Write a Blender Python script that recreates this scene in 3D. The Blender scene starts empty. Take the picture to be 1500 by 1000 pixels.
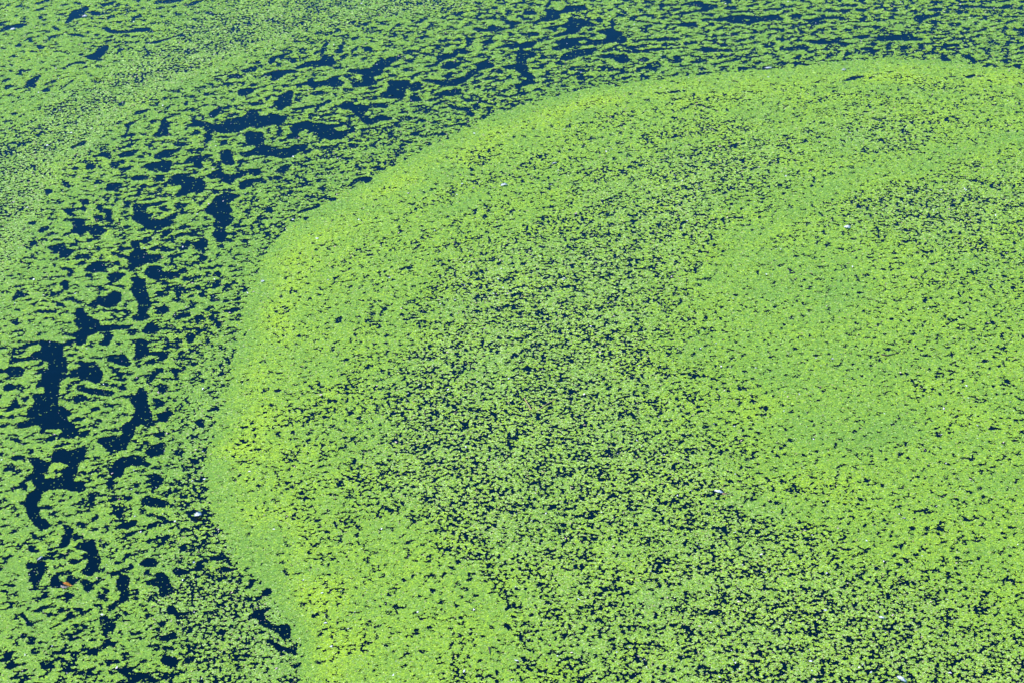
import bpy, bmesh, math, random
import numpy as np
from mathutils import Vector

# ------------------------------------------------------------------ camera, sky, sun, exposure
S = bpy.context.scene
S.render.engine = 'CYCLES'
CAM_H = 7.0
PITCH = math.radians(33.0)
TANH = 0.2242                      # half width of the view at unit distance
cd = bpy.data.cameras.new('camera')
cam = bpy.data.objects.new('camera', cd)
S.collection.objects.link(cam)
cam.location = (0, 0, CAM_H)
cam.rotation_euler = (math.pi / 2 - PITCH, 0, 0)
cd.sensor_width = 36.0
cd.lens = 18.0 / TANH
cd.clip_start = 0.1
cd.clip_end = 3000
cd.dof.use_dof = True
cd.dof.focus_distance = 12.0
cd.dof.aperture_fstop = 5.6
S.camera = cam

SUN_EL = math.radians(52)
SUN_AZ = math.radians(-75)         # measured from +Y (view direction) towards +X; negative = left
W = bpy.data.worlds.new('World')
S.world = W
W.use_nodes = True
nt = W.node_tree
nt.nodes.clear()
sky = nt.nodes.new('ShaderNodeTexSky')
sky.sky_type = 'NISHITA'
sky.sun_disc = False
sky.sun_elevation = SUN_EL
sky.sun_rotation = SUN_AZ
sky.air_density = 1.0
sky.dust_density = 0.0
sky.ozone_density = 6.0
bg = nt.nodes.new('ShaderNodeBackground')
bg.inputs['Strength'].default_value = 0.15
wo = nt.nodes.new('ShaderNodeOutputWorld')
deep = nt.nodes.new('ShaderNodeMix')           # very clear, deep blue summer sky
deep.data_type = 'RGBA'; deep.blend_type = 'MULTIPLY'
deep.inputs[0].default_value = 1.0
deep.inputs[7].default_value = (0.28, 0.96, 1.32, 1)
nt.links.new(sky.outputs[0], deep.inputs[6])
nt.links.new(deep.outputs[2], bg.inputs[0])
nt.links.new(bg.outputs[0], wo.inputs[0])

sl = bpy.data.lights.new('sun', 'SUN')
sl.energy = 4.2
sl.angle = math.radians(0.53)
sl.color = (1.0, 0.955, 0.88)
so = bpy.data.objects.new('sun', sl)
S.collection.objects.link(so)
sd = Vector((math.sin(SUN_AZ) * math.cos(SUN_EL), math.cos(SUN_AZ) * math.cos(SUN_EL), math.sin(SUN_EL)))
so.rotation_euler = sd.to_track_quat('Z', 'Y').to_euler()
so.location = (-20, 5, 30)

S.view_settings.view_transform = 'Standard'
S.view_settings.look = 'None'
S.view_settings.exposure = 0.75
S.view_settings.gamma = 1.0
S.view_settings.use_curve_mapping = False

# ------------------------------------------------------------------ helpers
rng = np.random.default_rng(11)
random.seed(5)
SP, CP = math.sin(PITCH), math.cos(PITCH)


def plane_pt(px, py):
    """where a point of the photograph (1500 x 1000) lies on the water, in metres"""
    u = (np.asarray(px, float) - 750) / 750 * TANH
    v = (500 - np.asarray(py, float)) / 750 * TANH
    dy = CP + v * SP
    dz = -SP + v * CP
    t = CAM_H / -dz
    return u * t, dy * t


def photo_pt(x, y):
    d = y * CP + CAM_H * SP
    return 750 + 750 / TANH * x / d, 500 - 750 / TANH * (y * SP - CAM_H * CP) / d


def tag(o, label=None, cat=None, group=None, kind=None):
    if label: o['label'] = label
    if cat: o['category'] = cat
    if group: o['group'] = group
    if kind: o['kind'] = kind
    return o


def link(name, me, parent=None):
    o = bpy.data.objects.new(name, me)
    S.collection.objects.link(o)
    if parent: o.parent = parent
    return o


def mat(name, col, rough=0.5, spec=0.5):
    m = bpy.data.materials.new(name)
    m.use_nodes = True
    b = m.node_tree.nodes['Principled BSDF']
    b.inputs['Base Color'].default_value = (*col, 1)
    b.inputs['Roughness'].default_value = rough
    b.inputs['Specular IOR Level'].default_value = spec
    return m


def noisy_mat(name, c1, c2, scale, rough=0.5, spec=0.5):
    m = mat(name, c1, rough, spec)
    n = m.node_tree
    b = n.nodes['Principled BSDF']
    tc = n.nodes.new('ShaderNodeTexCoord')
    nz = n.nodes.new('ShaderNodeTexNoise')
    nz.inputs['Scale'].default_value = scale
    nz.inputs['Detail'].default_value = 4
    cr = n.nodes.new('ShaderNodeValToRGB')
    cr.color_ramp.elements[0].position = 0.35
    cr.color_ramp.elements[1].position = 0.65
    cr.color_ramp.elements[0].color = (*c1, 1)
    cr.color_ramp.elements[1].color = (*c2, 1)
    n.links.new(tc.outputs['Object'], nz.inputs['Vector'])
    n.links.new(nz.outputs['Fac'], cr.inputs[0])
    n.links.new(cr.outputs[0], b.inputs['Base Color'])
    return m


# ------------------------------------------------------------------ water: one sheet to the horizon
wm = bpy.data.materials.new('pond_water')
wm.use_nodes = True
n = wm.node_tree
b = n.nodes['Principled BSDF']
b.inputs['Base Color'].default_value = (0.0, 0.0012, 0.003, 1)
b.inputs['Roughness'].default_value = 0.03
b.inputs['IOR'].default_value = 1.333
b.inputs['Specular Tint'].default_value = (0.2, 0.97, 1.0, 1)
tc = n.nodes.new('ShaderNodeTexCoord')
nz = n.nodes.new('ShaderNodeTexNoise')
nz.inputs['Scale'].default_value = 9.0
nz.inputs['Detail'].default_value = 5
nz2 = n.nodes.new('ShaderNodeTexNoise')
nz2.inputs['Scale'].default_value = 70.0
nz2.inputs['Detail'].default_value = 3
mx = n.nodes.new('ShaderNodeMath'); mx.operation = 'MULTIPLY_ADD'
mx.inputs[1].default_value = 0.12
bp = n.nodes.new('ShaderNodeBump')
bp.inputs['Strength'].default_value = 0.35
bp.inputs['Distance'].default_value = 0.004
n.links.new(tc.outputs['Object'], nz.inputs['Vector'])
n.links.new(tc.outputs['Object'], nz2.inputs['Vector'])
n.links.new(nz2.outputs['Fac'], mx.inputs[0])
n.links.new(nz.outputs['Fac'], mx.inputs[2])
n.links.new(mx.outputs[0], bp.inputs['Height'])
n.links.new(bp.outputs[0], b.inputs['Normal'])
me = bpy.data.meshes.new('water')
R = 900
me.from_pydata([(-R, -R, 0), (R, -R, 0), (R, R, 0), (-R, R, 0)], [], [(0, 1, 2, 3)])
me.materials.append(wm)
tag(link('water', me), kind='structure')

# ------------------------------------------------------------------ where weed lies and where water shows
GS = 0.005
GX0, GX1, GY0, GY1 = -5.6, 5.6, 6.9, 17.4
NX, NY = int((GX1 - GX0) / GS), int((GY1 - GY0) / GS)


def fft_noise(lam, ratio=1.0, ang=0.0, octaves=3, gain=0.6, shape=None, gs=None, seed=0):
    """band limited gaussian noise, wavelength lam metres, stretched by ratio along ang"""
    ny, nx = shape or (NY, NX)
    g = gs or GS
    r = np.random.default_rng(100 + seed)
    F = np.fft.rfft2(r.standard_normal((ny, nx)).astype(np.float32))
    fy = np.fft.fftfreq(ny, g)[:, None]
    fx = np.fft.rfftfreq(nx, g)[None, :]
    ca, sa = math.cos(ang), math.sin(ang)
    q = math.sqrt(ratio)
    f = np.hypot((fx * ca + fy * sa) * q, (-fx * sa + fy * ca) / q)
    H = np.zeros_like(f)
    for k in range(octaves):
        f0 = 2 ** k / lam
        H += gain ** k * np.exp(-((f - f0) / (0.42 * f0)) ** 2) / f0
    out = np.fft.irfft2(F * H, s=(ny, nx)).astype(np.float32)
    return out / out.std()


def blur(a, sig, gs):
    ny, nx = a.shape
    fy = np.fft.fftfreq(ny, gs)[:, None]
    fx = np.fft.rfftfreq(nx, gs)[None, :]
    return np.fft.irfft2(np.fft.rfft2(a) * np.exp(-2 * (math.pi * sig) ** 2 * (fx ** 2 + fy ** 2)), s=(ny, nx)).astype(np.float32)


def fill_poly(img, pts_xy, val, gs):
    """even-odd fill of a polygon given in metres"""
    P = np.array(pts_xy)
    i0 = max(0, int((P[:, 0].min() - GX0) / gs)); i1 = min(img.shape[1], int((P[:, 0].max() - GX0) / gs) + 2)
    j0 = max(0, int((P[:, 1].min() - GY0) / gs)); j1 = min(img.shape[0], int((P[:, 1].max() - GY0) / gs) + 2)
    if i1 <= i0 or j1 <= j0: return
    X = GX0 + (np.arange(i0, i1) + 0.5)[None, :] * gs
    Y = GY0 + (np.arange(j0, j1) + 0.5)[:, None] * gs
    ins = np.zeros((j1 - j0, i1 - i0), bool)
    m = len(P)
    for k in range(m):
        x0, y0 = P[k]; x1, y1 = P[(k + 1) % m]
        if y0 == y1: continue
        c = ((y0 > Y) != (y1 > Y))
        ins ^= c & (X < (x1 - x0) * (Y - y0) / (y1 - y0) + x0)
    img[j0:j1, i0:i1][ins] = val


# the rim of the dense mat
ARC = [(452, 1130), (446, 1060), (440, 1000), (437, 945), (420, 915), (398, 880), (372, 852), (345, 815), (320, 765), (302, 720), (298, 690),
       (305, 650), (318, 610), (333, 560), (345, 500), (352, 450), (363, 418), (385, 380), (405, 350), (430, 325), (460, 305),
       (500, 283), (545, 260), (590, 235), (640, 208), (690, 184), (740, 163), (800, 145), (860, 130), (920, 121), (1000, 112),
       (1080, 106), (1150, 100), (1220, 91), (1290, 86), (1350, 88), (1410, 93), (1450, 98), (1500, 101), (1600, 108), (1800, 130)]
arc = np.column_stack(plane_pt([p[0] for p in ARC], [p[1] for p in ARC]))

# open leads of water between the loose rafts: (origin of the trace) -> outlines, five units to a photo pixel
LEADS = {
(0, 0): """0,215 60,195 130,175 195,178 195,195 130,210 60,225 0,245;465,180 500,135 520,85 580,65 660,42 650,75 615,100 640,120 600,135 540,150 505,175
735,50 740,30 800,20 850,5 860,15 830,40 780,48;660,105 700,85 760,95 770,112 720,122 680,120;1120,12 1240,0 1360,0 1330,15 1220,35 1180,30
1350,50 1400,20 1450,5 1490,10 1420,45;375,205 400,185 440,215 435,230 400,225;750,205 790,195 820,225 900,232 1000,210 1105,200 1090,230 980,245 880,250 800,250 760,225
765,285 800,262 850,262 820,280 785,290;485,245 560,255 640,265 620,280 560,270 500,262;190,280 235,275 235,305 205,305;105,345 130,320 175,325 160,340 115,350
258,345 270,330 345,340 320,362 275,365;630,430 650,405 700,385 720,345 760,330 800,335 795,370 770,400 720,445 680,445 640,440;560,405 600,390 630,400 590,415
470,495 520,465 580,448 625,455 640,475 590,470 540,475 500,495;170,635 215,590 265,560 310,545 290,580 260,610 280,640 220,640 190,645;300,665 350,640 375,655 360,680 315,680
355,605 400,585 420,600 380,615;420,670 480,625 530,585 605,555 545,590 500,625 450,660;20,655 60,620 95,625 80,650 40,665;0,600 60,575 95,580 30,608
410,560 470,540 440,565;100,545 160,530 165,555 120,555;860,770 900,745 930,742 900,780 870,785;970,840 1010,815 1090,800 1095,815 1030,840 985,850
850,910 870,885 910,895 870,915;1170,735 1200,715 1240,712 1200,740;900,915 960,895 1040,865 1030,880 960,920 930,990 905,995 925,940
1110,1000 1160,950 1180,880 1210,865 1240,905 1230,960 1260,1000;960,340 1010,310 1050,295 1000,325;1040,320 1120,310 1200,290 1330,250 1340,262 1240,290 1150,325 1060,325
1080,265 1130,262 1120,280;850,370 900,350 920,365 870,385;1395,860 1440,840 1430,880 1500,890 1500,930 1400,935 1340,925 1410,900""",
(300, 0): """170,45 240,35 200,55;0,90 45,90 30,108 0,105;1200,205 1235,195 1275,205 1240,218;1070,300 1085,275 1135,270 1125,290 1080,305
460,465 465,430 500,415 560,400 635,385 620,405 560,425 520,435 510,460 480,475;590,430 650,425 680,450 650,470 600,450;940,385 960,362 1005,362 1010,380 975,402
1060,380 1100,345 1130,345 1110,375 1075,390;980,415 1040,390 1060,405 1020,440 985,430;655,505 720,470 790,445 840,450 860,420 930,415 960,450 930,490 880,490 820,480 740,500 680,515
255,525 310,500 370,485 390,500 375,530 320,538;395,580 420,545 520,520 640,510 700,530 600,545 560,575 500,600 465,590 500,565 440,560
1030,530 1070,510 1150,510 1210,500 1250,460 1340,425 1440,408 1450,425 1380,470 1310,510 1300,555 1240,565 1250,600 1270,620 1180,640 1110,645 1070,640 1070,615 1150,590 1165,560 1110,545
150,560 210,545 260,560 290,580 240,585 170,572;240,660 310,645 380,650 340,690 270,715 240,700;300,635 350,615 400,630 350,640
500,770 540,720 570,690 620,660 660,680 640,720 630,770 580,800 560,815 520,800;660,640 740,600 790,565 800,605 880,590 940,560 1000,555 980,580 1030,610 1000,640 930,645 910,615 860,635 780,650 740,625 680,640
760,700 790,675 860,665 880,680 800,705;620,800 700,790 780,770 830,780 760,800 650,815;790,820 830,775 900,735 960,730 900,765 850,790 810,830
20,840 60,805 130,795 180,780 185,800 130,820 90,855 50,865;1280,700 1330,660 1350,630 1330,600 1400,590 1500,590 1500,640 1470,660 1470,710 1390,730 1280,720
1440,380 1500,365 1500,400 1450,400;960,785 1030,740 1070,745 1100,770 1180,780 1250,760 1330,760 1320,790 1200,800 1180,830 1170,860 1220,870 1290,840 1380,870 1360,890 1290,890 1210,920 1180,915 1120,860 1060,810 1000,800""",
(300, 150): """0,140 60,160 150,160 160,125 270,110 340,50 380,60 400,100 470,105 520,85 600,115 590,150 540,165 440,175 380,190 330,185 250,225 150,235 75,212 45,235 60,260 40,290 0,300
290,250 320,225 420,215 440,260 430,310 520,335 600,350 650,310 760,310 750,335 680,375 640,410 560,415 500,400 380,390 290,408 255,395 270,375 350,350 370,325 300,300
0,380 70,385 60,405 0,412;105,375 120,350 190,360 205,400 225,450 205,470 150,465 120,435;10,545 60,510 110,500 150,525 210,530 300,500 315,540 240,560 180,610 150,590 110,560 40,570
310,490 400,485 420,510 380,545 330,530;610,190 650,155 740,140 820,155 900,160 1000,160 950,190 960,215 1050,205 1110,190 1080,225 1000,270 910,285 850,260 790,240 790,215 740,205 690,225 690,270 620,275 590,265 600,240 640,215
500,515 550,480 600,455 640,460 610,510 560,515;1040,310 1070,300 1140,310 1100,350 1060,330;250,600 300,570 390,555 460,570 450,600 370,590 330,610 280,650 255,640
20,760 70,700 150,655 190,670 270,685 230,710 180,740 190,770 205,800 185,820 220,850 200,885 150,920 155,960 130,1000 70,1000 80,960 60,900 80,860 50,830 0,820 0,780
1060,600 1100,560 1160,545 1230,550 1225,580 1180,600 1150,575 1110,600 1070,620;1220,500 1260,498 1240,510;880,705 960,700 980,715 930,730
660,820 700,795 800,765 850,755 830,780 760,800 700,815;710,855 740,835 770,845 740,870;630,880 640,850 670,845 650,885""",
(600, 0): """730,30 840,15 830,30 740,42;990,70 1100,80 1170,45 1290,38 1310,80 1200,90 1110,100 1100,140 1050,160 940,168 905,160 980,130 1000,110;820,100 870,80 940,95 940,115 850,115
760,90 800,75 830,90 770,105;690,150 780,160 840,160 800,185 740,195 700,175;470,200 560,215 600,190 680,200 720,215 660,235 590,235 500,240 460,220;540,125 640,125 640,145 560,145
500,310 570,295 640,295 620,325 520,325;780,250 880,240 960,245 930,270 840,272;940,215 1040,195 1130,180 1190,135 1260,140 1370,180 1340,200 1260,200 1250,240 1200,255 1100,270 1030,275 1100,245 1160,220 1110,205 1000,218
1060,300 1170,280 1260,275 1350,295 1430,290 1440,260 1370,245 1370,230 1450,210 1500,205 1500,320 1420,325 1300,340 1180,345 1100,375 1040,370 1050,350 1090,335
1100,420 1150,385 1230,365 1350,355 1400,375 1300,400 1220,430 1150,455 1110,445;1340,415 1430,400 1500,400 1500,430 1400,432
620,350 700,325 790,325 850,310 930,300 930,330 880,355 830,365 930,390 920,420 860,440 870,500 880,545 915,560 910,600 960,612 850,625 800,660 770,655 830,600 860,585 800,540 760,510 700,510 660,490 720,480 790,470 780,430 780,380 810,350 740,350 640,362
660,420 730,395 770,400 700,430;940,380 1000,362 1030,365 970,382;300,365 380,360 470,385 400,400 360,395 340,420 250,445 200,490 110,500 100,485 190,470 200,415 290,400 320,390
220,490 300,455 390,458 380,480 310,510 240,510;470,470 540,445 620,470 620,500 560,510 500,530 450,570 400,610 330,635 250,635 180,620 90,600 120,578 200,590 280,590 390,570 410,540 470,510 510,500
180,690 260,665 380,655 380,690 300,710 220,705;0,620 60,600 100,620 60,670 0,680;0,710 60,705 100,740 60,745 0,755;120,740 160,720 210,735 170,748;0,780 110,765 100,780 0,795
640,600 720,565 740,580 660,605;450,600 500,590 540,605 480,622;980,590 1040,580 1070,600 1010,605;1190,515 1270,505 1290,520 1220,530;1200,580 1280,565 1290,590 1240,595
370,725 430,720 490,745 430,755;620,705 670,690 720,705 660,715;500,745 580,735 560,765;635,790 690,785 700,805 660,808;570,870 610,885 665,878 610,893
280,770 380,790 460,790 440,820 360,815 300,800;0,1000 0,975 100,955 140,950 60,985;180,990 290,968 220,992;0,365 50,370 30,390 0,385;0,570 60,530 100,525 60,560 20,580""",
(900, 0): """0,225 40,235 50,260 90,280 95,310 40,325 0,310;0,345 45,360 30,378 0,378;0,405 60,398 100,425 130,440 90,465 30,472 0,450
450,45 540,20 640,5 650,30 760,35 740,65 680,90 600,95 520,110 430,118 450,100 560,85 650,65 560,45;310,40 350,25 390,42 350,60;790,65 830,45 900,50 890,70 820,75
620,150 680,135 780,140 850,115 980,115 1060,125 1150,105 1250,140 1240,160 1150,150 1060,165 980,180 860,175 800,155 700,160;1250,125 1340,100 1390,120 1330,135
1400,150 1500,125 1500,185 1440,195;390,175 480,175 560,165 640,190 540,205 460,190;210,190 280,180 280,205 230,212;200,295 300,280 420,275 520,290 440,305 350,300 220,305
60,240 180,220 110,242;570,375 610,360 690,340 740,360 850,358 870,380 740,388 650,382;480,350 530,345 560,358 500,365;80,375 130,360 210,370 180,395 100,395
200,375 330,350 420,365 300,378;840,245 920,235 900,262 850,258;1230,360 1320,345 1390,320 1420,345 1470,355 1340,375 1250,378;1400,295 1500,300 1500,335 1450,320
165,445 230,420 260,440 220,465;430,410 490,410 480,430 440,428;0,540 60,535 60,550 0,555;160,500 250,480 300,500 200,515;440,490 560,475 580,485 470,500;0,620 60,630 0,645
930,80 1080,90 950,98;1120,60 1230,65 1220,85 1150,80;380,680 480,660 490,680 400,690;540,705 620,695 580,715;900,500 960,495 1050,495 950,520 910,525;1300,500 1380,498 1300,512""",
(1200, 0): """0,125 120,125 220,125 120,145 0,145;50,90 160,75 230,70 230,90 120,100;260,70 330,65 350,90 270,92;640,85 700,78 690,95;680,135 720,115 800,110 930,110 850,130 770,145 740,180 700,160
790,75 850,58 910,65 900,85 800,88;980,40 1100,40 1220,50 1300,55 1420,45 1410,65 1280,75 1180,65 1010,55;1100,115 1180,110 1170,130 1110,130
230,270 330,258 430,275 520,260 600,255 680,250 700,275 800,285 700,300 650,300 530,300 460,310 400,285 290,285;0,300 90,300 140,270 180,290 130,305 240,322 200,342 100,325 0,332
780,235 830,225 860,245 820,255;830,280 930,275 960,270 900,295 840,292;710,320 780,320 760,360 740,365;800,340 880,340 960,325 1100,345 1000,348 890,352;450,385 500,375 560,382 500,395
280,360 360,345 430,375 400,388 320,372;880,430 910,395 960,440 980,455 900,452;1010,390 1090,405 1130,430 1160,470 1130,470 1080,430;1000,430 1060,455 1040,462;1180,490 1240,470 1240,500
1420,475 1480,470 1475,500 1430,498;1200,300 1300,305 1260,312;1380,315 1500,310 1500,322 1400,325;120,590 180,590 230,565 370,552 300,575 210,600;1060,570 1130,545 1150,562 1090,580
480,530 560,518 520,540;1340,552 1410,548 1350,560;950,560 1020,562 980,570""",
(0, 200): """510,80 560,60 600,35 645,30 620,65 560,80 530,95;685,150 740,120 810,105 820,165 790,168 750,145 700,155;620,230 645,195 690,195 705,240 650,250;515,245 545,220 580,230 550,252
800,220 810,190 870,185 880,215 830,245;850,140 900,115 1020,95 1000,125 960,150 880,160;1060,65 1110,52 1130,75 1090,90;1115,170 1140,135 1200,100 1290,95 1340,75 1320,110 1250,140 1180,165
1070,240 1070,205 1160,185 1260,175 1265,200 1230,270 1190,270 1150,235 1110,260;1340,195 1380,155 1450,140 1500,150 1480,190 1490,240 1450,245 1420,200 1370,205
1230,340 1240,300 1290,275 1380,272 1430,315 1500,325 1500,400 1440,435 1420,410 1370,430 1290,455 1285,430 1330,390 1320,355 1280,350 1240,362
770,400 780,350 830,340 900,340 890,380 860,405 800,402;970,300 1000,285 1070,290 1090,320 1010,330 960,320;1010,370 1060,345 1110,370 1050,385
980,490 1080,495 1180,480 1200,495 1150,515 1085,520 1070,550 1090,600 1180,610 1260,570 1300,565 1300,600 1250,620 1255,665 1220,670 1170,695 1090,690 1050,660 960,610 980,560 970,520
500,610 560,600 610,605 625,650 660,665 710,640 760,665 780,695 740,730 670,725 630,700 600,740 560,715 500,720 530,680 530,650;740,530 800,530 830,550 820,610 780,625 770,580
580,460 640,460 660,500 600,510;680,590 740,570 760,610 700,625;600,510 650,520 630,555 590,545;450,535 510,530 540,575 510,590;270,700 310,665 360,655 350,690 290,710
330,720 390,695 410,710 350,740;200,630 270,620 260,650 220,655;350,810 430,790 470,770 490,820 560,830 500,890 440,900 430,870 450,850 370,840;220,890 280,885 280,910 230,905
600,970 650,950 720,915 760,915 780,970 800,1000 660,1000;930,940 950,860 980,830 950,790 970,760 1025,765 1020,810 1060,850 1130,865 1205,865 1170,905 1090,930 1000,965 950,960
1040,740 1100,735 1130,765 1070,785;1390,690 1460,670 1475,700 1420,710;1310,830 1340,795 1385,800 1380,835;1410,815 1440,780 1500,740 1500,835 1440,835
1060,1000 1080,960 1130,945 1170,970 1200,1000;850,810 900,800 890,825;610,880 650,885 640,905;320,390 380,385 390,410 340,445;1400,460 1450,465 1440,495""",
(200, 340): """550,0 660,0 665,50 640,80 600,70 560,40;410,110 430,80 490,40 525,60 525,100 470,135 420,130;305,120 340,90 385,100 380,130 320,140
55,290 90,250 160,240 200,290 250,310 300,290 360,255 375,290 320,320 310,345 190,345 100,340 60,320;40,740 70,700 110,655 140,690 190,700 180,720 130,750 70,750
300,900 310,875 345,855 360,880 320,910;555,320 580,290 625,285 620,320 580,330;540,380 600,350 625,350 610,410 570,400;430,200 480,175 530,180 500,215;420,620 480,600 490,640 440,680
360,800 370,740 410,735 420,800 390,825;120,600 180,550 240,570 190,610;650,590 700,555 800,555 740,580 690,610;540,830 570,815 550,860;600,850 640,830 620,870
570,690 600,680 620,710 590,715;770,760 810,720 800,770;730,480 770,470 760,500;900,125 980,100 960,120 920,130;520,460 580,455 560,490;1450,640 1500,620 1500,675 1455,670;440,460 500,440 490,480""",
(0, 400): """80,200 110,160 160,120 165,140 130,190 90,220;440,90 460,50 510,60 500,110 470,130;645,240 680,205 720,180 775,175 790,150 850,125 890,150 890,200 850,250 790,262 720,240 700,275 670,265
550,260 610,255 640,310 720,345 740,390 800,380 960,385 940,415 840,420 720,435 650,465 630,510 590,540 560,530 560,480 500,460 570,420 560,380 530,350 560,320
290,520 320,500 400,495 440,510 490,520 465,560 465,600 490,640 500,670 490,720 490,770 440,800 440,860 430,900 430,960 430,1000 190,1000 240,970 250,930 240,890 320,880 330,840 250,830 300,780 320,720 350,690 350,650 290,635 120,650 110,630 220,610 250,570 300,570
40,720 70,685 150,680 175,700 170,750 120,770 60,750;20,830 60,800 110,815 100,850 60,870 30,860
940,40 1000,30 1070,50 1070,110 1090,160 1100,210 1110,240 1080,290 1100,325 1030,360 950,330 1000,300 1010,220 960,150 950,110 1000,90;1060,0 1320,0 1320,30 1280,50 1150,40 1090,45
1260,90 1320,80 1340,100 1320,160 1280,170 1270,130;1160,150 1240,130 1240,165 1190,185;1040,420 1100,360 1140,390 1190,400 1170,430 1110,445 1060,450
1000,490 1050,480 1090,500 1080,550 1100,575 1180,575 1240,590 1230,620 1180,650 1150,640 1170,610 1090,600 1040,630 980,640 990,560;1300,590 1330,560 1360,565 1350,595 1310,605
1370,440 1410,460 1420,510 1370,520;740,500 780,450 840,450 830,480 790,535 730,530;620,540 660,520 690,540;500,740 540,700 600,680 690,640 720,660 730,700 760,720 750,790 700,815 660,790 590,775 510,770
780,600 850,595 940,610 950,650 970,670 930,690 860,670 790,640;560,820 600,815 660,840 840,860 850,890 780,905 700,890 600,870 560,850
1010,840 1040,830 1080,880 1085,950 1100,1000 990,1000 960,950 940,930 1000,880;1150,820 1180,805 1230,815 1220,860 1190,890 1160,870;1110,910 1160,920 1220,950 1180,985 1130,970
540,900 580,880 640,900 640,930 590,940 560,970 530,960;70,930 130,925 140,960 90,980;1130,760 1260,770 1200,790;1300,300 1390,290 1400,330 1330,330;1430,320 1480,320 1470,360
410,220 480,220 480,250 420,250;70,340 140,345 130,380 90,375;830,700 860,690 850,740;820,780 960,760 900,800;770,40 820,0 930,0 900,40 840,80""",
(0, 600): """200,0 490,0 500,60 490,90 530,120 575,140 565,190 500,215 460,210 450,150 380,140 330,150 320,185 290,190 300,110 250,120 160,140 120,120 130,100 200,80 200,40
990,0 1110,0 1120,80 1150,80 1180,90 1050,105 1000,120 980,200 940,230 940,300 870,295 780,290 740,260 700,240 720,215 760,190 820,195 830,210 880,210 890,190 900,100 960,80
1150,30 1250,0 1260,20 1220,95 1190,95 1150,60
390,320 400,290 470,280 500,300 560,280 625,275 630,310 600,370 570,430 570,470 540,520 620,520 630,590 600,605 520,590 440,580 360,590 320,605 300,630 300,660 280,700 300,780 350,810 380,855 340,880 300,890 260,860 210,790 170,690 190,640 220,600 260,580 240,540 220,500 160,500 240,460 245,430 240,400 210,380 200,345 280,350 350,385 380,380 370,340
1060,320 1080,290 1130,250 1200,235 1220,260 1200,330 1160,345 1090,335;860,360 930,345 960,325 1050,340 1070,380 1120,400 1050,415 960,410 920,430 910,470 880,500 830,490 820,460 770,430 750,405 860,390
0,120 100,120 60,130 0,140;60,205 150,210 160,240 110,240;75,340 130,330 200,330 160,355 110,375 90,370;1420,90 1450,65 1500,70 1500,140 1450,130
1060,530 1100,500 1120,460 1180,480 1195,530 1160,570 1120,600 1110,550;1030,640 1080,630 1180,660 1250,680 1200,720 1130,715 1080,700 1030,680;920,640 960,630 980,650 930,680
780,520 840,525 850,550 800,550;640,610 700,600 820,625 780,635 700,640 680,680 620,695 650,655;830,770 880,750 920,780 880,790;830,850 900,830 1010,800 990,850 940,870 870,875
1080,850 1100,825 1150,820 1140,860 1050,890 950,915 900,920 980,885 1080,870;450,850 500,840 550,880 530,900 520,950 510,1000 430,1000 440,970 470,920 470,880
560,970 640,970 700,940 700,1000 560,1000;1370,350 1450,360 1460,400 1400,390;850,970 920,955 900,985;20,440 60,420 70,450 40,465;140,535 200,540 210,580 190,600 150,575
640,400 700,395 740,405 680,415;220,900 270,910 280,940 330,960 250,950;50,970 110,965 100,985;1480,400 1500,395 1500,430""",
(0, 800): """520,0 700,0 720,40 745,100 720,160 680,210 640,222 600,205 580,180 620,155 640,110 655,70 630,35 560,25;190,20 250,15 300,35 250,55
260,90 320,70 400,90 400,100 330,100 340,150 320,200 300,240 290,290 230,285 220,240 200,185 250,160 300,130 265,115
370,215 410,210 440,245 480,260 500,235 560,240 570,265 530,290 480,300 440,312 390,310 360,290;490,110 520,85 570,95 560,130 520,135;580,260 610,232 650,240 690,290 650,345 620,330 600,290
1010,130 1050,90 1120,85 1170,120 1130,150 1070,155;940,150 970,120 990,160 930,180 850,190 790,205 830,185 900,165;1245,175 1290,150 1340,165 1390,180 1340,215 1290,215
1055,280 1090,245 1140,230 1150,190 1200,190 1230,220 1250,270 1280,310 1270,345 1220,355 1200,380 1160,350 1160,300 1110,285 1070,290
850,250 880,205 930,210 960,240 945,300 940,370 920,410 870,430 830,470 790,455 800,420 870,390 880,330 850,300;720,510 780,500 800,530 835,530 850,580 830,630 790,620 740,590
470,360 520,340 550,370 500,395;740,290 780,310 760,330;570,460 630,490 600,500;510,440 560,440 550,465;850,885 930,880 980,920 1040,925 1100,930 1140,970 1180,1000 960,1000 920,960 870,930
1170,840 1190,805 1250,795 1290,840 1310,860 1280,885 1200,875;1340,860 1360,810 1430,800 1420,840 1370,860;1010,860 1060,810 1060,850;740,720 770,680 830,660 800,700 760,722
1080,390 1100,355 1135,380 1120,405;1230,430 1280,430 1300,480 1400,480 1380,510 1300,545 1270,500 1220,500;1150,550 1210,545 1220,580 1160,580;1160,660 1230,640 1290,620 1300,680 1250,685 1170,700
890,660 960,690 940,700;880,715 940,740 900,745;360,880 400,870 410,905;0,310 60,325 70,350 20,340 0,330;10,765 60,765 50,785;170,790 210,785 190,808;250,790 290,790 270,810
140,500 170,475 190,510 230,540 250,580 210,590 180,540 150,510;190,710 250,690 230,730;700,370 800,375 760,395;60,280 110,265 110,300 80,300;320,380 420,375 400,395
1160,430 1200,420 1190,445;1070,500 1090,480 1140,510 1080,525""",
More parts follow.
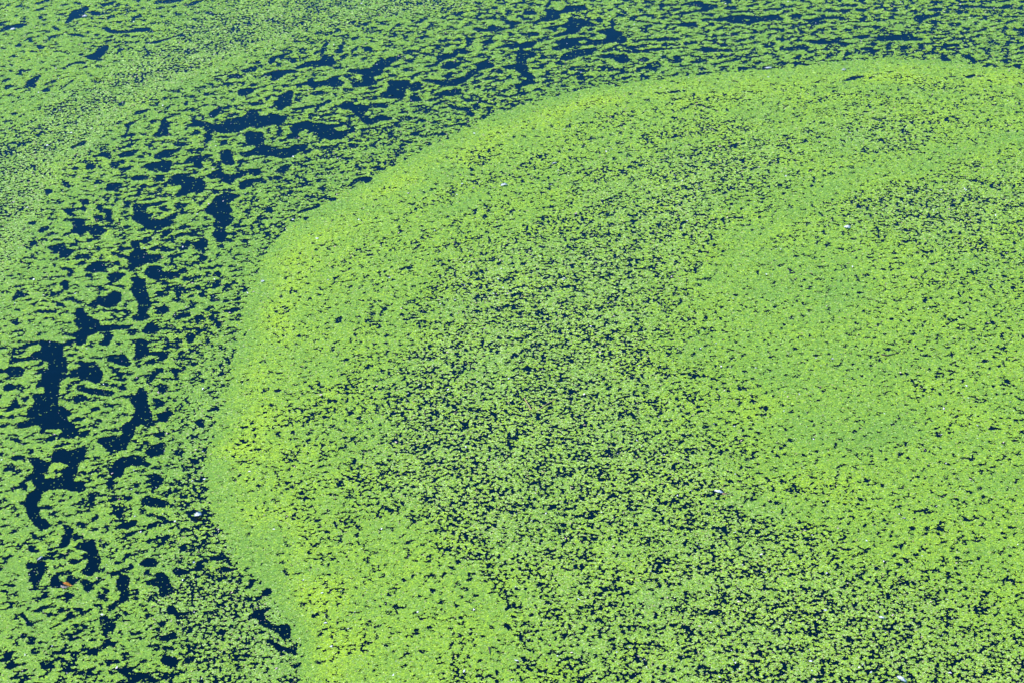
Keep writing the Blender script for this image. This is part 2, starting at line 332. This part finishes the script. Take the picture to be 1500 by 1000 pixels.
(200, 800): """570,180 630,140 690,165 760,150 740,175 640,190;600,60 630,40 650,90 570,105 540,100 610,85;720,275 750,230 750,180 775,200 770,265;770,310 820,280 820,240 870,240 850,290 820,315
890,280 905,250 930,280;915,330 940,300 990,310 995,345 960,372 920,360;780,370 830,370 810,400;865,360 920,380 890,400
820,510 870,480 820,430 900,470 950,435 1000,450 930,490 950,540 1000,580 1080,570 1130,580 1130,670 1090,685 1050,650 1000,620 960,600 890,570 890,530 810,530;880,630 950,610 980,620 900,645
940,700 980,670 1040,720 1110,740 1160,720 1170,690 1190,710 1170,770 1190,795 1150,800 1080,760 1040,775 1000,720;1120,870 1200,845 1225,855 1160,900;1010,540 1060,540 1040,560
480,480 600,465 590,490 500,500;500,530 560,520 550,545""",
}
RAFTS = {(600, 0): "1235,310 1270,298 1310,312 1270,328", (900, 0): "905,150 960,142 1000,155 950,165",
         (0, 600): "330,490 350,430 370,400 420,380 490,405 490,435 440,440 470,470 410,500 340,505",
         (0, 200): "1245,430 1265,412 1290,425 1270,450;1265,360 1300,350 1325,370 1300,392;620,700 640,690 660,710 640,722"}


def outlines(d):
    for (ox, oy), s in d.items():
        for part in s.replace('\n', ';').split(';'):
            if part.strip():
                a = np.array([[float(c) for c in q.split(',')] for q in part.split()])
                yield np.column_stack(plane_pt(ox + a[:, 0] / 5, oy + a[:, 1] / 5))


lead = np.zeros((NY, NX), np.float32)
for P in outlines(LEADS): fill_poly(lead, P, 1.0, GS)
for P in outlines(RAFTS): fill_poly(lead, P, 0.0, GS)

# coarse grids (25 mm): inside of the mat, distance to its rim, place along the rim
CS = 0.025
CNX, CNY = int((GX1 - GX0) / CS), int((GY1 - GY0) / CS)
CX = GX0 + (np.arange(CNX) + 0.5)[None, :] * CS + np.zeros((CNY, 1))
CY = GY0 + (np.arange(CNY) + 0.5)[:, None] * CS + np.zeros((1, CNX))
best = np.full((CNY, CNX), 1e9); along = np.zeros((CNY, CNX)); acc = 0.0
for k in range(len(arc) - 1):
    a, c = arc[k], arc[k + 1]
    d = c - a; L = np.hypot(*d)
    t = np.clip(((CX - a[0]) * d[0] + (CY - a[1]) * d[1]) / L ** 2, 0, 1)
    dd = np.hypot(CX - a[0] - t * d[0], CY - a[1] - t * d[1])
    m_ = dd < best
    best[m_] = dd[m_]; along[m_] = (acc + t * L)[m_]
    acc += L
# the area enclosed by the rim, closed far to the right and below
encl = np.vstack([arc, [[30, arc[-1, 1]], [30, 0], [arc[0, 0], 0]]])
inside_f = np.zeros((NY, NX), np.float32)
fill_poly(inside_f, encl, 1.0, GS)
ci = np.clip(((CX - GX0) / GS).astype(int), 0, NX - 1); cj = np.clip(((CY - GY0) / GS).astype(int), 0, NY - 1)
sdist = np.where(inside_f[cj, ci] > 0.5, best, -best)      # + inside the mat


def table(rows, ys, xs):
    T = np.array(rows, float)
    PX, PY = photo_pt(CX, CY)
    PX = np.clip(PX, xs[0], xs[-1] - 1e-3); PY = np.clip(PY, ys[0], ys[-1] - 1e-3)
    i = np.searchsorted(xs, PX, 'right') - 1; j = np.searchsorted(ys, PY, 'right') - 1
    xs_ = np.array(xs, float); ys_ = np.array(ys, float)
    fx = (PX - xs_[i]) / (xs_[i + 1] - xs_[i]); fy = (PY - ys_[j]) / (ys_[j + 1] - ys_[j])
    fx = fx * fx * (3 - 2 * fx); fy = fy * fy * (3 - 2 * fy)
    return (T[j, i] * (1 - fx) + T[j, i + 1] * fx) * (1 - fy) + (T[j + 1, i] * (1 - fx) + T[j + 1, i + 1] * fx) * fy


XS = list(range(0, 1501, 100))
# share of open water between the fronds inside the mat
w_in = table([
    [.10] * 16,
    [.10] * 11 + [.10, .10, .08, .10, .10],
    [.08] * 9 + [.12, .15, .15, .15, .20, .15, .12],
    [.08, .08, .08, .08, .08, .08, .08, .08, .12, .18, .22, .25, .22, .30, .20, .15],
    [.08, .08, .08, .08, .08, .08, .08, .20, .18, .25, .30, .30, .15, .12, .20, .25],
    [.06, .06, .06, .06, .06, .06, .12, .15, .18, .30, .35, .20, .22, .30, .38, .25],
    [.08, .08, .08, .08, .08, .10, .15, .25, .33, .35, .25, .08, .08, .12, .20, .20],
    [.10, .10, .10, .10, .10, .12, .22, .38, .38, .35, .20, .08, .07, .12, .15, .15],
    [.15, .15, .15, .15, .15, .20, .30, .42, .42, .35, .25, .15, .05, .08, .12, .12],
    [.15, .15, .15, .15, .15, .20, .35, .45, .35, .38, .35, .22, .12, .10, .12, .10],
    [.12, .12, .12, .12, .12, .15, .15, .30, .30, .30, .32, .33, .25, .15, .15, .12],
    [.08, .08, .08, .08, .08, .15, .15, .12, .30, .30, .35, .38, .38, .35, .28, .20],
    [.03, .03, .03, .03, .03, .06, .08, .20, .20, .30, .33, .35, .35, .35, .38, .40]],
    [0, 100, 150, 200, 250, 300, 400, 500, 600, 700, 800, 900, 1000], XS)
# the same outside it, between the traced leads
w_out = table([
    [.25, .22, .30, .25, .30, .45, .35, .35, .40, .35, .38, .42, .42, .42, .45, .50],
    [.15, .20, .28, .40, .45, .35, .35, .35, .35, .40, .38, .42, .38, .42, .42, .40],
    [.12, .15, .42, .30, .28, .35, .35, .42, .42, .45, .50, .50, .45, .45, .45, .45],
    [.15, .42, .20, .30, .35, .35, .38, .48, .5, .5, .5, .5, .5, .5, .5, .5],
    [.35, .38, .28, .30, .40, .45, .48, .5, .5, .5, .5, .5, .5, .5, .5, .5],
    [.50, .20, .35, .35, .38, .42, .4, .4, .4, .4, .4, .4, .4, .4, .4, .4],
    [.50, .22, .35, .32, .42, .3, .3, .3, .3, .3, .3, .3, .3, .3, .3, .3],
    [.22, .30, .32, .38, .3, .3, .3, .3, .3, .3, .3, .3, .3, .3, .3, .3],
    [.22, .25, .30, .42, .3, .3, .3, .3, .3, .3, .3, .3, .3, .3, .3, .3],
    [.22, .28, .25, .35, .3, .3, .3, .3, .3, .3, .3, .3, .3, .3, .3, .3],
    [.18, .22, .30, .42, .3, .3, .3, .3, .3, .3, .3, .3, .3, .3, .3, .3],
    [.20, .25, .30, .35, .3, .3, .3, .3, .3, .3, .3, .3, .3, .3, .3, .3],
    [.20, .28, .22, .38, .38, .3, .3, .3, .3, .3, .3, .3, .3, .3, .3, .3],
    [.22, .33, .28, .36, .3, .3, .3, .3, .3, .3, .3, .3, .3, .3, .3, .3]],
    [0, 50, 100, 150, 200, 250, 300, 400, 500, 600, 700, 800, 900, 1000], XS)
# how fine the speckle is (1 = single fronds, 0 = streaky rafts)
fine_out = table([
    [.1, .1, .2, .6, .8, .9, .5, .2, .1, .1, .1, .1, .1, .2, .2, .2],
    [.1, .1, .3, .9, .9, .5, .2, .1, .1, .1, .1, .1, .2, .2, .2, .2],
    [.1, .2, .9, .7, .3, .2, .1, .1, .1, .2, .3, .3, .3, .3, .3, .3],
    [.1, .9, .5, .1, .1, .1, .2, .5, .5, .5, .5, .5, .5, .5, .5, .5],
    [.6, .8, .1, .1, .1, .3, .6, .5, .5, .5, .5, .5, .5, .5, .5, .5],
    [1., .2, .1, .1, .2, .6, .5, .5, .5, .5, .5, .5, .5, .5, .5, .5],
    [1., .1, .1, .1, .6, .5, .5, .5, .5, .5, .5, .5, .5, .5, .5, .5],
    [.6, .1, .1, .3, .5, .5, .5, .5, .5, .5, .5, .5, .5, .5, .5, .5],
    [.1, .1, .1, .7, .5, .5, .5, .5, .5, .5, .5, .5, .5, .5, .5, .5],
    [.1, .1, .3, .8, .5, .5, .5, .5, .5, .5, .5, .5, .5, .5, .5, .5],
    [.1, .1, .6, .7, .5, .5, .5, .5, .5, .5, .5, .5, .5, .5, .5, .5],
    [.1, .5, .2, .8, .8, .5, .5, .5, .5, .5, .5, .5, .5, .5, .5, .5]],
    [0, 50, 100, 150, 200, 250, 300, 400, 550, 700, 850, 1000], XS)

smooth = lambda x, a, b_: (lambda t: t * t * (3 - 2 * t))(np.clip((x - a) / (b_ - a), 0, 1))
# noise that follows the rim: drifting lines left where the wind pushed the mat together
sn_shape = (256, 1024)
sn = fft_noise(1.0, 1.0, 0, 3, 0.6, shape=sn_shape, gs=1 / 16, seed=40)
streak = sn[(sdist * 16 * 4.5).astype(int) % 256, (along * 16 * 0.55).astype(int) % 1024]
streak = blur(streak, 0.02, CS) * smooth(-np.abs(sdist), -2.6, -1.2)
patch = fft_noise(0.45, 1.8, 0.25, 2, 0.6, shape=(CNY, CNX), gs=CS, seed=41)
patch2 = fft_noise(0.9, 1.5, 0.25, 2, 0.6, shape=(CNY, CNX), gs=CS, seed=42)

patch3 = fft_noise(0.17, 1.6, 0.25, 2, 0.7, shape=(CNY, CNX), gs=CS, seed=43)
def band(pts, half):
    P = np.column_stack(plane_pt([p[0] for p in pts], [p[1] for p in pts])); d_ = np.full((CNY, CNX), 1e9)
    for a, c in zip(P, P[1:]):
        d = c - a
        t = np.clip(((CX - a[0]) * d[0] + (CY - a[1]) * d[1]) / (d @ d), 0, 1)
        d_ = np.minimum(d_, np.hypot(CX - a[0] - t * d[0], CY - a[1] - t * d[1]))
    return np.exp(-(d_ / half) ** 2) * (1 + .25 * patch3).clip(0, 1.2)


w_in = w_in * (1 - .75 * np.clip(band([(1050, 420), (1085, 370), (1140, 325), (1250, 262), (1380, 228), (1500, 206), (1600, 195)], .11), 0, 1))
w_in = w_in + .10 * band([(632, 520), (642, 600), (660, 690), (700, 760)], .13) + .06 * band([(690, 400), (760, 440), (800, 520)], .2)
w_in = w_in * (1 - .10 * np.clip(band([(420, 1000), (470, 850), (560, 790), (640, 860), (720, 890)], .16), 0, 1))
wi = w_in * np.exp(0.46 * streak + 0.24 * patch + 0.26 * patch3) * (0.20 + 0.80 * smooth(sdist, 0.05, 0.30))
wi = np.clip(wi + 0.012 * (sdist > 0.05), 0, 0.42)


# older drift lines running round outside the mat: two speckled, two closed
b_sp = band([(-60, 420), (0, 330), (40, 262), (110, 196), (190, 140), (260, 88), (340, 48), (450, 22), (600, 3), (700, -8)], .17)
b_sp = np.maximum(b_sp, band([(470, 960), (420, 925), (330, 900), (290, 880)], .16) * .8)
b_so = np.maximum(band([(-40, 420), (30, 335), (88, 240), (170, 168), (218, 138), (300, 105), (400, 62)], .10),
                  band([(-40, 200), (20, 170), (70, 142), (115, 118), (180, 92)], .13))
b_so = np.maximum(b_so, band([(325, 480), (300, 560), (285, 640)], .05) * .7)
w_out = w_out + (.42 - w_out) * np.clip(b_sp, 0, 1)
w_out = w_out + (.10 - w_out) * np.clip(b_so * .8, 0, 1)
fine_out = np.clip(fine_out * .8 + b_sp, 0, 1)
wo_ = np.clip(w_out * np.exp(0.24 * patch + 0.22 * streak + 0.34 * patch3 * (1 - .6 * fine_out) - .05), 0, 0.52)


def up(a):
    """coarse grid -> fine grid, bilinear"""
    x = (np.arange(NX) + 0.5) * GS / CS - 0.5; y = (np.arange(NY) + 0.5) * GS / CS - 0.5
    x = np.clip(x, 0, CNX - 1.001); y = np.clip(y, 0, CNY - 1.001)
    i = x.astype(int); j = y.astype(int); fx = (x - i).astype(np.float32)[None, :]; fy = (y - j).astype(np.float32)[:, None]
    a = a.astype(np.float32)
    r = a[j] * (1 - fy) + a[j + 1] * fy
    return r[:, i] * (1 - fx) + r[:, i + 1] * fx


n_st = fft_noise(0.11, 1.8, math.radians(22), 3, 0.75, seed=1)
n_md = fft_noise(0.066, 1.15, math.radians(30), 3, 0.7, seed=2)
n_fi = fft_noise(0.035, 1.0, 0.0, 2, 0.8, seed=3)
rag = 0.010 * n_md
ins = inside_f
# ragged rim
sdf = up(sdist)
ins = (sdf + 0.010 * n_md + 0.010 * n_st) > 0
fo = up(fine_out)
n_st = (0.9 * n_st + 0.45 * n_md) / 1.006
mix_o = (1 - fo) * n_st * 1.0 + (0.25 + 0.75 * fo) * n_fi
mix_o /= np.sqrt((1 - fo) ** 2 + (0.25 + 0.75 * fo) ** 2)
n_lg = fft_noise(0.15, 1.3, math.radians(20), 2, 0.8, seed=4)
mix_o = (mix_o + 0.45 * fo * n_md + 0.38 * n_lg) / np.sqrt(1 + (0.45 * fo) ** 2 + 0.38 ** 2)
fa = up(0.42 + 0.43 * smooth(wi, .10, .28))
mix_i = (np.sqrt(1 - fa ** 2) * n_md + fa * n_fi + 0.38 * n_lg) / 1.07
fld = np.where(ins, mix_i, mix_o)
# gaussian -> share (normal cdf, logistic approximation)
pct = 1 / (1 + np.exp(-1.702 * fld))
wat = np.where(ins, up(wi) * 1.25, up(wo_) * 1.24)
ld = blur(lead, 0.007, GS); halo = blur(lead, 0.030, GS)
near = blur(lead, 0.13, GS)
wat = np.where(ins, wat, (wat + 0.33 * near * (1 - wat)) * (1 - 0.4 * smooth(halo, 0.03, 0.30)))
wat = wat + (1.03 - wat) * smooth(ld + 0.12 * rag / 0.010 + 0.13 * n_fi, 0.33, 0.62)
isfrond_margin = pct - wat          # > 0 : weed
del mix_o, mix_i, n_st, n_fi, fld

# yellowing of the weed
yel = 0.15 + 0.24 * smooth(sdist, 0.03, 0.16) * np.exp(-((sdist - 0.22) / 0.15) ** 2) * (1 + 0.5 * streak + .3 * patch) \
    + 0.22 * smooth(sdist, -0.02, 0.4) + 0.05 * patch2 + 0.06 * patch + 0.06 * streak
yel = yel - .16 * smooth(-w_in, -.14, -.07) * (sdist > .6)
yel = np.clip(blur(yel, .03, CS), 0, 1)
# drier, paler litter in the fine speckled bands
pale = np.where(sdist > 0, smooth(w_in, .15, .4), 0.8 * smooth(fine_out, .3, .9))

# ------------------------------------------------------------------ fronds
def lattice(s_near, region):
    """jittered lattice over the pond, coarser with distance from the bank the picture was taken from"""
    x0, x1, y0, y1, keep = region
    xs_, ys_, ss_ = [], [], []
    y = y0
    while y < y1:
        s = s_near * math.hypot(y, CAM_H) / 10.6
        hw = keep(y)
        x = np.arange(max(x0, -hw), min(x1, hw), s)
        xs_.append(x + rng.uniform(-s / 2, s / 2)); ys_.append(np.full(len(x), y)); ss_.append(np.full(len(x), s))
        y += s
    X, Y, s = map(np.concatenate, (xs_, ys_, ss_))
    X += rng.uniform(-.42, .42, len(X)) * s; Y += rng.uniform(-.42, .42, len(Y)) * s
    return X, Y, s


def hw_core(y): return (y * CP + CAM_H * SP) * TANH * 1.02 + 0.04
yb, yt = float(plane_pt(0, 1010)[1]), float(plane_pt(0, -12)[1])
X, Y, s = lattice(0.00455, (-9, 9, yb, yt, hw_core))
Xm, Ym, sm = lattice(0.011, (GX0 + .02, GX1 - .02, GY0 + .02, GY1 - .02, lambda y: 9))
out = (np.abs(Xm) > [hw_core(v) for v in Ym]) | (Ym < yb) | (Ym > yt)
X = np.concatenate([X, Xm[out]]); Y = np.concatenate([Y, Ym[out]]); s = np.concatenate([s, sm[out]])

gi = np.clip(((X - GX0) / GS).astype(int), 0, NX - 1); gj = np.clip(((Y - GY0) / GS).astype(int), 0, NY - 1)
mg = isfrond_margin[gj, gi]
keep = mg > -0.02 + rng.normal(0, 0.03, len(X))
stray = (~keep) & (rng.random(len(X)) < 0.012)
sel = keep | stray
small = stray[sel]
X, Y, s = X[sel], Y[sel], s[sel]
inm = ins[gj[sel], gi[sel]]
ki = np.clip(((X - GX0) / CS).astype(int), 0, CNX - 1); kj = np.clip(((Y - GY0) / CS).astype(int), 0, CNY - 1)
yl = yel[kj, ki]; pl = pale[kj, ki]
N = len(X)
print('fronds', N)

# colour of each frond
u = rng.random(N)
green = np.array([0.176, 0.312, 0.033]); lush = np.array([0.130, 0.262, 0.030])
yellow = np.array([0.325, 0.465, 0.018]); palec = np.array([0.36, 0.47, 0.14]); tan = np.array([0.34, 0.27, 0.13])
col = green + (lush - green) * rng.random((N, 1)) ** 1.2
tone = fft_noise(0.04, 1.2, 0.3, 3, 1.0, seed=70)[gj[sel], gi[sel]]
isy = np.clip(yl + rng.normal(0, 0.24, N) + 0.12 * tone, 0, 1)[:, None]
col = col + (yellow - col) * isy
isp = (rng.random(N) < 0.07 + 0.24 * pl)[:, None] * rng.uniform(.4, 1, (N, 1))
col = col + (palec - col) * isp
ist = (rng.random(N) < 0.010 + 0.030 * pl)[:, None] * rng.uniform(.5, 1, (N, 1))
col = col + (tan - col) * ist
col *= (1 + rng.normal(0, 1, (N, 1)) * (0.10 + 0.08 * pl)[:, None]).clip(.5, 1.6) * (1 + 0.06 * np.clip(tone, -2, 2))[:, None]

# shape of each frond: a small tilted four cornered lens, long side anywhere
mgs = mg[sel]
r = s * rng.uniform(0.70, 1.18, N) * np.where(small, 0.55, 0.66 + 0.34 * np.clip(mgs / 0.22, 0, 1))
ang = rng.uniform(0, 2 * math.pi, N)
tx = rng.normal(0, 0.10, N); ty = rng.normal(0, 0.10, N)
z0 = rng.uniform(0.0012, 0.0032, N) + 0.05 * s
V = np.empty((N, 4, 3), np.float32)
for k in range(4):
    a = ang + k * math.pi / 2 + rng.uniform(-.25, .25, N)
    rk = r * (1.08 if k % 2 == 0 else 0.86) * rng.uniform(.88, 1.12, N)
    dx = np.cos(a) * rk; dy = np.sin(a) * rk
    V[:, k, 0] = X + dx; V[:, k, 1] = Y + dy; V[:, k, 2] = np.maximum(z0 + dx * tx + dy * ty, 0.0006)


def mesh_quads(name, V, col, material):
    n_ = len(V)
    me = bpy.data.meshes.new(name)
    me.vertices.add(n_ * 4)
    me.vertices.foreach_set('co', V.reshape(-1))
    me.loops.add(n_ * 4)
    me.loops.foreach_set('vertex_index', np.arange(n_ * 4, dtype=np.int32))
    me.polygons.add(n_)
    me.polygons.foreach_set('loop_start', np.arange(0, n_ * 4, 4, dtype=np.int32))
    at = me.attributes.new('tint', 'FLOAT_COLOR', 'FACE')
    c = np.ones((n_, 4), np.float32); c[:, :3] = np.clip(col, 0, 1)
    at.data.foreach_set('color', c.reshape(-1))
    me.materials.append(material)
    me.update(calc_edges=True)
    return me


dm = mat('duckweed', (.1, .25, .05), 0.45, 0.28)
at = dm.node_tree.nodes.new('ShaderNodeAttribute'); at.attribute_name = 'tint'
dm.node_tree.links.new(at.outputs['Color'], dm.node_tree.nodes['Principled BSDF'].inputs['Base Color'])

tag(link('dense_duckweed', mesh_quads('dense_duckweed', V[inm], col[inm], dm)),
    'bright yellow-green mat of duckweed packed behind the long curved rim', 'duckweed', kind='stuff')
tag(link('loose_duckweed', mesh_quads('loose_duckweed', V[~inm], col[~inm], dm)),
    'loose ragged rafts of green duckweed among open dark blue water outside the rim', 'duckweed', kind='stuff')

# farther out the same weed goes on in coarse rafts
def far_weed():
    nz_ = fft_noise(0.9, 2.2, .3, 3, .7, shape=(1024, 1024), gs=0.06, seed=60)
    g = 0.068
    xx = np.arange(-22, 22, g); yy = np.arange(1.5, 42, g)
    A, B = np.meshgrid(xx, yy)
    A = A + rng.uniform(-.02, .02, A.shape); B = B + rng.uniform(-.02, .02, B.shape)
    k = nz_[(B / 0.06).astype(int) % 1024, ((A + 30) / 0.06).astype(int) % 1024] > -0.45
    k &= ~((A > GX0 + .03) & (A < GX1 - .03) & (B > GY0 + .03) & (B < GY1 - .03))
    A, B = A[k], B[k]; m_ = len(A)
    a0 = rng.uniform(0, 6.28, m_)
    VV = np.empty((m_, 4, 3), np.float32)
    for q in range(4):
        a = a0 + q * math.pi / 2 + rng.uniform(-.2, .2, m_); rr = 0.056 * rng.uniform(.8, 1.1, m_)
        VV[:, q, 0] = A + np.cos(a) * rr; VV[:, q, 1] = B + np.sin(a) * rr; VV[:, q, 2] = rng.uniform(.001, .004, m_)
    c = green + (yellow - green) * rng.uniform(0, .5, (m_, 1))
    tag(link('far_duckweed', mesh_quads('far_duckweed', VV, c, dm)), 'duckweed rafts spreading over the pond beyond the picture', 'duckweed', kind='stuff')
far_weed()

# ------------------------------------------------------------------ pale flecks: seed fluff and petals lying everywhere
def flecks():
    M = 15000
    y = rng.uniform(yb - .3, yt + .3, M); x = rng.uniform(-1, 1, M) * (np.array([hw_core(v) for v in y]) + .4)
    i = np.clip(((x - GX0) / GS).astype(int), 0, NX - 1); j = np.clip(((y - GY0) / GS).astype(int), 0, NY - 1)
    kx = np.clip(((x - GX0) / CS).astype(int), 0, CNX - 1); ky = np.clip(((y - GY0) / CS).astype(int), 0, CNY - 1)
    edge = np.exp(-(isfrond_margin[j, i] / 0.25) ** 2)
    k = rng.random(M) < 0.12 + 0.55 * edge * (0.4 + 0.6 * pale[ky, kx])
    x, y = x[k], y[k]; m_ = len(x)
    big = rng.random(m_) ** 5
    rr = 0.0018 + 0.0055 * big
    a0 = rng.uniform(0, 6.28, m_)
    VV = np.empty((m_, 4, 3), np.float32)
    zz = rng.uniform(.004, .007, m_)
    for q in range(4):
        a = a0 + q * math.pi / 2 + rng.uniform(-.3, .3, m_); r_ = rr * (1.35 if q % 2 else .7) * rng.uniform(.8, 1.2, m_)
        VV[:, q, 0] = x + np.cos(a) * r_; VV[:, q, 1] = y + np.sin(a) * r_; VV[:, q, 2] = zz + rng.uniform(-.5, .5, m_) * rr
    t = rng.random((m_, 1))
    c = np.where(t < .55, [.70, .68, .64], np.where(t < .8, [.62, .45, .38], [.45, .36, .22])) * rng.uniform(.7, 1.1, (m_, 1))
    tag(link('seed_fluff', mesh_quads('seed_fluff', VV, c, dm)), 'tiny white and pinkish seeds and petals speckled over weed and water', 'seeds', kind='stuff')
flecks()

# ------------------------------------------------------------------ floating feathers, leaf, twigs
white = noisy_mat('feather_white', (.88, .88, .88), (.78, .77, .76), 60, .6)
shaft_m = mat('feather_shaft', (.62, .58, .50), .4)
leaf_m = noisy_mat('leaf_orange', (.75, .24, .015), (.62, .33, .03), 70, .4)
under_m = noisy_mat('leaf_grey', (.48, .44, .42), (.36, .30, .28), 60, .6)
straw_m = noisy_mat('dry_stalk', (.50, .28, .11), (.42, .30, .16), 40, .6)
dark_m = noisy_mat('wet_stick', (.035, .022, .015), (.06, .04, .025), 40, .5)
brown_m = noisy_mat('drowned_wood', (.045, .03, .018), (.075, .05, .03), 30, .6)


def tube(pts, radii, seg=6):
    bm = bmesh.new(); rings = []
    for i, p in enumerate(pts):
        p = Vector(p)
        t = (Vector(pts[min(i + 1, len(pts) - 1)]) - Vector(pts[max(i - 1, 0)])).normalized()
        a = t.orthogonal().normalized(); b_ = t.cross(a)
        rings.append([bm.verts.new(p + (a * math.cos(k * 2 * math.pi / seg) + b_ * math.sin(k * 2 * math.pi / seg)) * radii[i]) for k in range(seg)])
    for q, w in zip(rings, rings[1:]):
        for k in range(seg): bm.faces.new((q[k], q[(k + 1) % seg], w[(k + 1) % seg], w[k]))
    bm.faces.new(rings[0][::-1]); bm.faces.new(rings[-1])
    return bm


def done(name, bm, material, parent, smooth_=True):
    me = bpy.data.meshes.new(name); bm.normal_update(); bm.to_mesh(me); bm.free()
    me.materials.append(material)
    if smooth_:
        for p in me.polygons: p.use_smooth = True
    return link(name, me, parent)


def thing(name, px, py, rot, label, cat, group=None, z=0.004):
    x, y = plane_pt(px, py)
    o = bpy.data.objects.new(name, None); S.collection.objects.link(o)
    o.location = (float(x), float(y), z); o.rotation_euler = (0, 0, math.radians(rot)); o.empty_display_size = .02
    return tag(o, label, cat, group)


def feather(px, py, L, wd, rot, curl, lift, label, seed):
    r_ = random.Random(seed)
    t = thing('feather', px, py, rot, label, 'feather', 'white feathers and down lying on the weed', .004)
    n_ = 9; L *= 1.15; wd *= 1.15
    pts = []
    for i in range(n_):
        f = i / (n_ - 1)
        pts.append(Vector(((f - .5) * L, curl * L * (f - .5) ** 2, 0.003 + lift * math.sin(f * math.pi) + 0.35 * lift * f)))
    done('quill', tube([p + Vector((0, 0, .0006)) for p in pts], [.0011 - .0007 * i / (n_ - 1) for i in range(n_)], 5), shaft_m, t)
    bm = bmesh.new()
    up_, dn_, md_ = [], [], []
    for i, p in enumerate(pts):
        f = i / (n_ - 1)
        w = wd * .5 * math.sin(math.pi * min(1, (f * .92 + .04)) ** .8) ** .7 * (1 + r_.uniform(-.22, .22)) + .0008
        md_.append(bm.verts.new(p))
        up_.append(bm.verts.new(p + Vector((w * .35, w, w * .12 + r_.uniform(0, .002)))))
        dn_.append(bm.verts.new(p + Vector((w * .35, -w * .8, w * .12 + r_.uniform(-.001, .002)))))
    for i in range(n_ - 1):
        bm.faces.new((md_[i], md_[i + 1], up_[i + 1], up_[i]))
        bm.faces.new((dn_[i], dn_[i + 1], md_[i + 1], md_[i]))
    res = bmesh.ops.solidify(bm, geom=bm.faces[:], thickness=.0006)
    done('vane', bm, white, t)
    return t


feather(290, 756, .034, .034, 20, .5, .006, 'plump curled white feather beside the small dark lead at the mat rim, lower left', 1)
feather(1052, 722, .042, .020, -25, .4, .004, 'white feather pointing to a pale stalk, alone in the speckled lower middle of the mat', 2)
feather(738, 273, .040, .026, 8, -.3, .005, 'small white feather below two dark patches in the upper part of the mat', 3)
feather(1240, 335, .036, .032, -30, .3, .005, 'white tuft of down in the upper right part of the mat', 4)
feather(1319, 997, .050, .024, -50, .5, .008, 'white feather cut off by the bottom edge of the picture', 5)
feather(1126, 102, .044, .018, 10, 1.0, .004, 'thin curved white feather just outside the rim at the top of the mat', 6)
feather(19, 45, .034, .030, 10, .2, .005, 'white feather below the long dark lead in the top left corner', 7)
feather(124, 26, .034, .030, -5, .3, .005, 'white feather at the lower edge of a dark lead near the top left', 8)
feather(1291, 906, .026, .014, -25, .3, .003, 'short white feather in the dark speckled area of the lower right', 9)
feather(812, 241, .026, .010, 3, .2, .003, 'thin white sliver of feather above and right of the feather by the two dark patches', 10)
feather(59, 819, .034, .008, 55, .1, .003, 'narrow grey-white feather floating on open water at the lower left', 11)
feather(385, 414, .022, .014, 30, .2, .003, 'small pale feather on the smooth green rim at the left', 12)
feather(1236, 104, .026, .016, 0, .3, .003, 'tiny white feather on the clean band inside the rim, top right', 13)

# the orange leaf with its crumpled grey underside
t = thing('fallen_leaf', 98, 857, -18, 'bright orange fallen leaf with a crumpled grey edge floating in a small lead', 'leaf', None, .004)
bm = bmesh.new()
n_ = 11; rows_ = []
for i in range(n_):
    f = i / (n_ - 1)
    w = .0125 * math.sin(math.pi * f) ** .75 * (1 + .14 * math.sin(i * 4.1)) + .0004
    x = (f - .45) * .048
    z = .004 + .004 * math.sin(f * 5)
    rows_.append([bm.verts.new((x, w * k_, z + abs(k_) * .003 + .001 * math.sin(i * 2 + k_))) for k_ in (-1, -.5, 0, .5, 1)])
for a, c in zip(rows_, rows_[1:]):
    for k in range(4): bm.faces.new((a[k], c[k], c[k + 1], a[k + 1]))
bmesh.ops.solidify(bm, geom=bm.faces[:], thickness=.0006)
done('blade', bm, leaf_m, t)
done('stem', tube([(.024, 0, .004), (.032, .002, .003), (.040, .001, .002)], [.0008, .0007, .0006]), leaf_m, t)
bm = bmesh.new(); rows_ = []
for i in range(8):
    f = i / 7
    rows_.append([bm.verts.new(((f - .62) * .042, -.012 - .010 * k_ * math.sin(math.pi * f) ** .6 + .002 * math.sin(i * 3), .003 + .004 * (k_ == 1) * (i % 2))) for k_ in (0, 1, 2)])
for a, c in zip(rows_, rows_[1:]):
    for k in range(2): bm.faces.new((a[k], c[k], c[k + 1], a[k + 1]))
bmesh.ops.solidify(bm, geom=bm.faces[:], thickness=.0006)
done('curled_edge', bm, under_m, t)


def stalk(name, pix, rad, material, label, cat, z=.006, grp=None):
    c = (sum(p[0] for p in pix) / len(pix), sum(p[1] for p in pix) / len(pix))
    x0, y0 = (float(v) for v in plane_pt(*c))
    pts = []
    for i, p in enumerate(pix):
        x, y = (float(v) for v in plane_pt(*p))
        pts.append((x - x0, y - y0, .0015 * math.sin(i * 1.7)))
    o = done(name, tube(pts, [rad * (1 - .5 * i / (len(pts) - 1)) for i in range(len(pts))]), material, None)
    o.location = (x0, y0, z)
    return tag(o, label, cat, grp)


stalk('dry_stalk', [(768, 584), (772, 591), (777, 599), (782, 605), (790, 600), (800, 593), (810, 587), (824, 579)], .0022, straw_m,
      'bent V-shaped reddish dry stalk lying on the middle of the mat', 'stalk')
stalk('dark_stick', [(716, 949), (717, 954), (718, 959)], .004, dark_m, 'short dark upright-looking stick in the weed near the bottom middle', 'stick')
stalk('pale_stalk', [(1058, 724), (1063, 725), (1070, 723)], .003, straw_m, 'short pale stalk right behind the white feather in the lower middle', 'stalk')
stalk('brown_twig', [(1291, 520), (1299, 522), (1306, 520), (1316, 517)], .004, brown_m, 'thin brown twig across a small dark gap on the right', 'twig')
stalk('brown_twig', [(138, 114), (141, 116), (147, 118)], .004, dark_m, 'short dark twig among streaks of weed near the top left', 'twig')
